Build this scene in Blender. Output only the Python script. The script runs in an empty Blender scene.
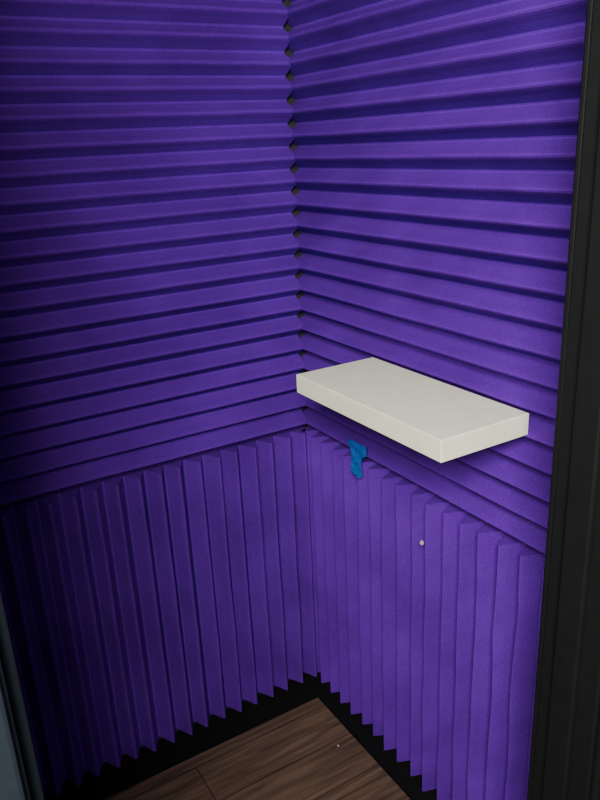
import bpy, math, random
import bmesh
from mathutils import Vector, Matrix, noise
random.seed(4)
f=735
# ---------------------------------------------------------------- helpers
def link(o):
    bpy.context.scene.collection.objects.link(o); return o
def mesh_obj(name, verts, faces, mat=None, smooth=False, parent=None):
    m=bpy.data.meshes.new(name); m.from_pydata(verts,[],faces); m.update()
    o=link(bpy.data.objects.new(name,m))
    if mat: m.materials.append(mat)
    if smooth:
        for p in m.polygons: p.use_smooth=True
    if parent: o.parent=parent
    return o
def box(name,lo,hi,mat,parent=None,bevel=0.0,seg=2):
    x0,y0,z0=lo; x1,y1,z1=hi
    v=[(x0,y0,z0),(x1,y0,z0),(x1,y1,z0),(x0,y1,z0),(x0,y0,z1),(x1,y0,z1),(x1,y1,z1),(x0,y1,z1)]
    fc=[(0,3,2,1),(4,5,6,7),(0,1,5,4),(1,2,6,5),(2,3,7,6),(3,0,4,7)]
    o=mesh_obj(name,v,fc,mat,parent=parent)
    if bevel:
        b=o.modifiers.new("bevel",'BEVEL'); b.width=bevel; b.segments=seg
    return o
def new_mat(name):
    m=bpy.data.materials.new(name); m.use_nodes=True
    nt=m.node_tree; b=nt.nodes["Principled BSDF"]
    return m,nt,b
def N(nt,t,**k):
    n=nt.nodes.new(t)
    for a,b in k.items(): setattr(n,a,b)
    return n
def plain(name,col,rough=.7,spec=.3,bump=0,scale=60,var=0.15):
    m,nt,b=new_mat(name)
    b.inputs["Roughness"].default_value=rough
    b.inputs["Specular IOR Level"].default_value=spec
    tc=N(nt,"ShaderNodeTexCoord"); no=N(nt,"ShaderNodeTexNoise")
    no.inputs["Scale"].default_value=scale; no.inputs["Detail"].default_value=4
    nt.links.new(tc.outputs["Object"],no.inputs["Vector"])
    cr=N(nt,"ShaderNodeValToRGB")
    cr.color_ramp.elements[0].position=.3; cr.color_ramp.elements[1].position=.7
    cr.color_ramp.elements[0].color=tuple(c*(1-var) for c in col)+(1,)
    cr.color_ramp.elements[1].color=tuple(min(1,c*(1+var)) for c in col)+(1,)
    nt.links.new(no.outputs["Fac"],cr.inputs[0]); nt.links.new(cr.outputs[0],b.inputs["Base Color"])
    if bump:
        bp=N(nt,"ShaderNodeBump"); bp.inputs["Strength"].default_value=bump; bp.inputs["Distance"].default_value=.002
        nt.links.new(no.outputs["Fac"],bp.inputs["Height"]); nt.links.new(bp.outputs[0],b.inputs["Normal"])
    return m
# ---------------------------------------------------------------- materials
def foam_mat(name,c0,c1):
    m,nt,b=new_mat(name)
    b.inputs["Roughness"].default_value=1; b.inputs["Specular IOR Level"].default_value=.03
    tc=N(nt,"ShaderNodeTexCoord")
    n1=N(nt,"ShaderNodeTexNoise"); n1.inputs["Scale"].default_value=300; n1.inputs["Detail"].default_value=3
    n2=N(nt,"ShaderNodeTexNoise"); n2.inputs["Scale"].default_value=5; n2.inputs["Detail"].default_value=3
    for n in(n1,n2): nt.links.new(tc.outputs["Object"],n.inputs["Vector"])
    ad=N(nt,"ShaderNodeMath",operation='ADD'); mu=N(nt,"ShaderNodeMath",operation='MULTIPLY'); mu.inputs[1].default_value=.5
    nt.links.new(n1.outputs["Fac"],ad.inputs[0]); nt.links.new(n2.outputs["Fac"],ad.inputs[1]); nt.links.new(ad.outputs[0],mu.inputs[0])
    cr=N(nt,"ShaderNodeValToRGB")
    cr.color_ramp.elements[0].position=.35; cr.color_ramp.elements[1].position=.65
    cr.color_ramp.elements[0].color=c0+(1,); cr.color_ramp.elements[1].color=c1+(1,)
    nt.links.new(mu.outputs[0],cr.inputs[0]); nt.links.new(cr.outputs[0],b.inputs["Base Color"])
    bp=N(nt,"ShaderNodeBump"); bp.inputs["Strength"].default_value=.4; bp.inputs["Distance"].default_value=.0015
    nt.links.new(n1.outputs["Fac"],bp.inputs["Height"]); nt.links.new(bp.outputs[0],b.inputs["Normal"])
    return m
M_foam=foam_mat("purple_foam",(.080,.012,.255),(.132,.023,.40))
M_shelf=plain("cream_laminate",(.93,.93,.73),.6,.3,.3,30,.05)
M_black=plain("black_subfloor",(.006,.006,.007),.9,.1,.2)
M_jamb=plain("charcoal_frame_paint",(.007,.008,.008),.6,.2,.1,40,.1)
M_jambL=plain("blue_grey_frame_paint",(.011,.016,.022),.6,.25,.1,40,.1)
M_wall=plain("dark_wall_board",(.03,.03,.035),.9,.1,.1)
M_tape=plain("blue_painters_tape",(.004,.12,.48),.55,.3,.3,90,.2)
M_lint=plain("white_lint",(.45,.4,.5),.9,.1)
# wood planks
M_wood,nt,b=new_mat("laminate_planks")
b.inputs["Roughness"].default_value=.5; b.inputs["Specular IOR Level"].default_value=.25
tc=N(nt,"ShaderNodeTexCoord"); mp=N(nt,"ShaderNodeMapping")
nt.links.new(tc.outputs["Object"],mp.inputs[0])
br=N(nt,"ShaderNodeTexBrick"); br.inputs["Scale"].default_value=1
br.inputs["Brick Width"].default_value=.9; br.inputs["Row Height"].default_value=.125; br.inputs["Mortar Size"].default_value=.0012
br.inputs["Color1"].default_value=(.085,.054,.036,1); br.inputs["Color2"].default_value=(.125,.083,.055,1); br.inputs["Mortar"].default_value=(.02,.012,.01,1)
nt.links.new(mp.outputs[0],br.inputs["Vector"])
mp2=N(nt,"ShaderNodeMapping"); mp2.inputs["Scale"].default_value=(3,45,1); nt.links.new(tc.outputs["Object"],mp2.inputs[0])
gn=N(nt,"ShaderNodeTexNoise"); gn.inputs["Scale"].default_value=1.6; gn.inputs["Detail"].default_value=6; gn.inputs["Distortion"].default_value=.6
nt.links.new(mp2.outputs[0],gn.inputs["Vector"])
cr=N(nt,"ShaderNodeValToRGB"); cr.color_ramp.elements[0].position=.3; cr.color_ramp.elements[0].color=(.45,.42,.4,1); cr.color_ramp.elements[1].position=.7; cr.color_ramp.elements[1].color=(1.25,1.2,1.15,1)
nt.links.new(gn.outputs["Fac"],cr.inputs[0])
mx=N(nt,"ShaderNodeMix",data_type='RGBA',blend_type='MULTIPLY'); mx.inputs[0].default_value=1
nt.links.new(br.outputs["Color"],mx.inputs[6]); nt.links.new(cr.outputs[0],mx.inputs[7]); nt.links.new(mx.outputs[2],b.inputs["Base Color"])

# ---------------------------------------------------------------- room shell
XL=-1.06; YF=-0.99; D=0.05; H=2.25
box("wall_back",(XL-.05,D,-.03),(D+.05,D+.05,H),M_wall)
box("wall_right",(D,-1.03,-.03),(D+.05,D,H),M_wall)
box("wall_left",(XL-.05,-1.03,-.03),(XL,D,H),M_wall)
box("ceiling",(XL-.05,-1.03,H),(D+.05,D+.05,H+.05),M_wall)
box("floor",(-3,-4,-.08),(D+2,D+.05,-.03),M_black)
box("wood_floor_board",(XL+.03,-0.93,-.03),(-0.056,-0.087,0.0),M_wood,bevel=.002)
# front wall with door opening
JX0,JX1=-0.893,-0.172
box("wall_front_right",(JX1+.03,YF-.04,-.03),(D,YF+.04,H),M_wall)
box("wall_front_top",(XL,YF-.04,2.08),(JX1+.03,YF+.04,H),M_wall)
box("wall_front_left",(XL,YF-.04,-.03),(JX0-.03,YF+.04,2.08),M_wall)

def frame(name,mat,x,sx):
    e=link(bpy.data.objects.new(name,None))
    a,b_=sorted((x,x-sx*.03))
    box("jamb",(a,YF-.05,-.03),(b_,YF+.05,2.05),mat,e,.003)
    a,b_=sorted((x+sx*.012,x))
    box("stop",(a,YF-.02,-.03),(b_,YF+.02,2.05),mat,e,.003)
    a,b_=sorted((x-sx*.004,x-sx*.075))
    box("casing",(a,YF+.05,-.03),(b_,YF+.062,2.05),mat,e,.004)
    box("outer_casing",(a,YF-.062,-.03),(b_,YF-.05,2.05),mat,e,.004)
    return e
frame("door_jamb",M_jambL,JX0,1)
frame("door_jamb",M_jamb,JX1,-1)
box("door_header",(JX0-.03,YF-.05,2.05),(JX1+.03,YF+.05,2.08),M_jamb)

# ---------------------------------------------------------------- wedge foam
PROF=[(0.0,.0),(.05,.03),(.25,.46),(.38,.78),(.44,.90),(.5,.95),(.56,.90),(.62,.78),(.75,.46),(.95,.03)]
def foam(name,length,width,n,to_world,seed,wave=.002,depth=.047,base=.008,step=.02,jit=.05):
    rnd=random.Random(seed)
    pitch=width/n
    nu=max(2,int(length/step))
    cols=[]
    amp=[1+rnd.uniform(-jit,jit) for _ in range(n)]
    off=[rnd.uniform(-1,1)*pitch*jit for _ in range(n)]
    for i in range(n):
        for (t,h) in PROF:
            cols.append((i,t,h))
    cols.append((n-1,1.0,0.0))
    verts=[];faces=[]
    for a in range(nu+1):
        u=length*a/nu
        for (i,t,h) in cols:
            q=noise.noise(Vector((u*6,i*3.1,seed)))
            q2=noise.noise(Vector((u*14+9,i*5.3,seed+4)))
            v=pitch*(i+t)+h*(off[i]+wave*(q*1.5+q2))
            w=base+depth*h*amp[i]*(1+.04*q2) 
            verts.append(to_world(u,v,w))
    m=len(cols)
    for a in range(nu):
        for c in range(m-1):
            faces.append((a*m+c,a*m+c+1,(a+1)*m+c+1,(a+1)*m+c))
    nb=len(verts)
    for a in (0,nu):
        u=length*a/nu
        for c in cols:
            verts.append(to_world(u,pitch*(c[0]+c[1]),0))
    for c in range(m-1):
        faces.append((c,nb+c,nb+c+1,c+1))
        o2=nu*m
        faces.append((o2+c,o2+c+1,nb+m+c+1,nb+m+c))
    faces.append((nb,nb+m,nb+2*m-1,nb+m-1))
    faces.append(tuple([a*m for a in range(nu,-1,-1)]+[nb,nb+m]))
    faces.append(tuple([a*m+m-1 for a in range(nu+1)]+[nb+2*m-1,nb+m-1]))
    o=mesh_obj(name,verts,faces,M_foam)
    bm=bmesh.new(); bm.from_mesh(o.data); bmesh.ops.recalc_face_normals(bm,faces=bm.faces); bm.to_mesh(o.data); bm.free()
    return o
ZB=0.775; P=.0508
e=.001
nU=28
foam("acoustic_foam_panel",0.98,nU*P,nU,lambda u,v,w:(D-e-w,D-.004-u,ZB+v),1,wave=.0007,jit=.025,depth=.043,base=.011)
foam("acoustic_foam_panel",0.98,nU*P,nU,lambda u,v,w:(0.008-u,D-e-w,ZB+v),2,wave=.0007,jit=.025,depth=.040,base=.011)
foam("acoustic_foam_panel",ZB-.004+.012,19*P,19,lambda u,v,w:(D-e-w,D-.004-v,-.012+u),3,wave=.0035,jit=.08,depth=.052)
foam("acoustic_foam_panel",ZB-.004+.012,20*P,20,lambda u,v,w:(0.02-v,D-e-w,-.012+u),5,wave=.0015,jit=.05,depth=.043,base=.010)

# ---------------------------------------------------------------- shelf
sh=link(bpy.data.objects.new("wall_shelf",None))
x0,x1,y0,y1,zt,th=-0.195,.002,-0.737,-0.292,1.045,.040
box("board",(x0,y0,zt-th),(x1,y1,zt),M_shelf,sh,.002,3)
for i,yy in enumerate((-0.62,-0.41)):
    box("cleat_%d"%(i+1),(-0.05,yy-.012,zt-th+.003),(D,yy+.012,zt-.027),M_shelf,sh,.002)

# ---------------------------------------------------------------- blue tape
tv=[];tf=[]
def strip(pts):
    s=len(tv); n=len(pts)
    for i,(y,z,w) in enumerate(pts):
        for k in(-1,-.35,.35,1):
            tv.append((-.0175-.0012*math.sin(i*1.7+k*2)-.0006*i*.5,y+k*w/2,z+.002*math.sin(k*4+i*1.3)))
    for i in range(n-1):
        for k in range(3):
            a=s+i*4+k; tf.append((a,a+1,a+5,a+4))
strip([(-.250,.832,.066),(-.252,.822,.074),(-.255,.811,.066),(-.253,.804,.048),(-.250,.794,.040),(-.248,.784,.038),
       (-.249,.774,.044),(-.251,.764,.040),(-.249,.755,.044),(-.251,.747,.034)])
tape=mesh_obj("blue_tape_strip",tv,tf,M_tape,False)
s=tape.modifiers.new("s",'SOLIDIFY'); s.thickness=.001

def lint(name,loc,r):
    bm=bmesh.new(); bmesh.ops.create_icosphere(bm,subdivisions=2,radius=r)
    for v in bm.verts: v.co*=1+.5*noise.noise(v.co*300+Vector(loc))
    for v in bm.verts: v.co.z*=1.3
    m=bpy.data.meshes.new(name); bm.to_mesh(m); bm.free(); m.materials.append(M_lint)
    o=link(bpy.data.objects.new(name,m)); o.location=loc; return o
lint("foam_crumb",(-.0135,-.480,.675),.0045)
lint("foam_crumb",(-.11,-.27,.003),.0025)

# ---------------------------------------------------------------- lights / world
def area(name,loc,target,size,power,col):
    l=bpy.data.lights.new(name,'AREA'); l.size=size; l.energy=power; l.color=col
    o=link(bpy.data.objects.new(name,l)); o.location=loc
    o.rotation_euler=(Vector(target)-Vector(loc)).to_track_quat('-Z','Y').to_euler(); return o
area("hall_light",(-1.29,-1.94,1.98),(-.1,-.4,1.05),.6,80,(1,.98,.91))
w=bpy.data.worlds.new("world"); bpy.context.scene.world=w; w.use_nodes=True
w.node_tree.nodes["Background"].inputs[0].default_value=(.95,.95,1,1)
w.node_tree.nodes["Background"].inputs[1].default_value=.25

# ---------------------------------------------------------------- camera
Z=-Vector((100,-2079,-f)).normalized()
Y=Vector((-467,229,-f)); Y=(Y-Y.dot(Z)*Z).normalized()
X=Y.cross(Z)
R=Matrix((X,Y,Z))
cam=bpy.data.cameras.new("camera");o=link(bpy.data.objects.new("camera",cam))
cam.sensor_fit='VERTICAL';cam.sensor_height=36;cam.lens=36*f/800; cam.clip_start=.02
o.matrix_world=Matrix.Translation((-.9231,-1.5453,1.5))@R.to_4x4()
bpy.context.scene.camera=o
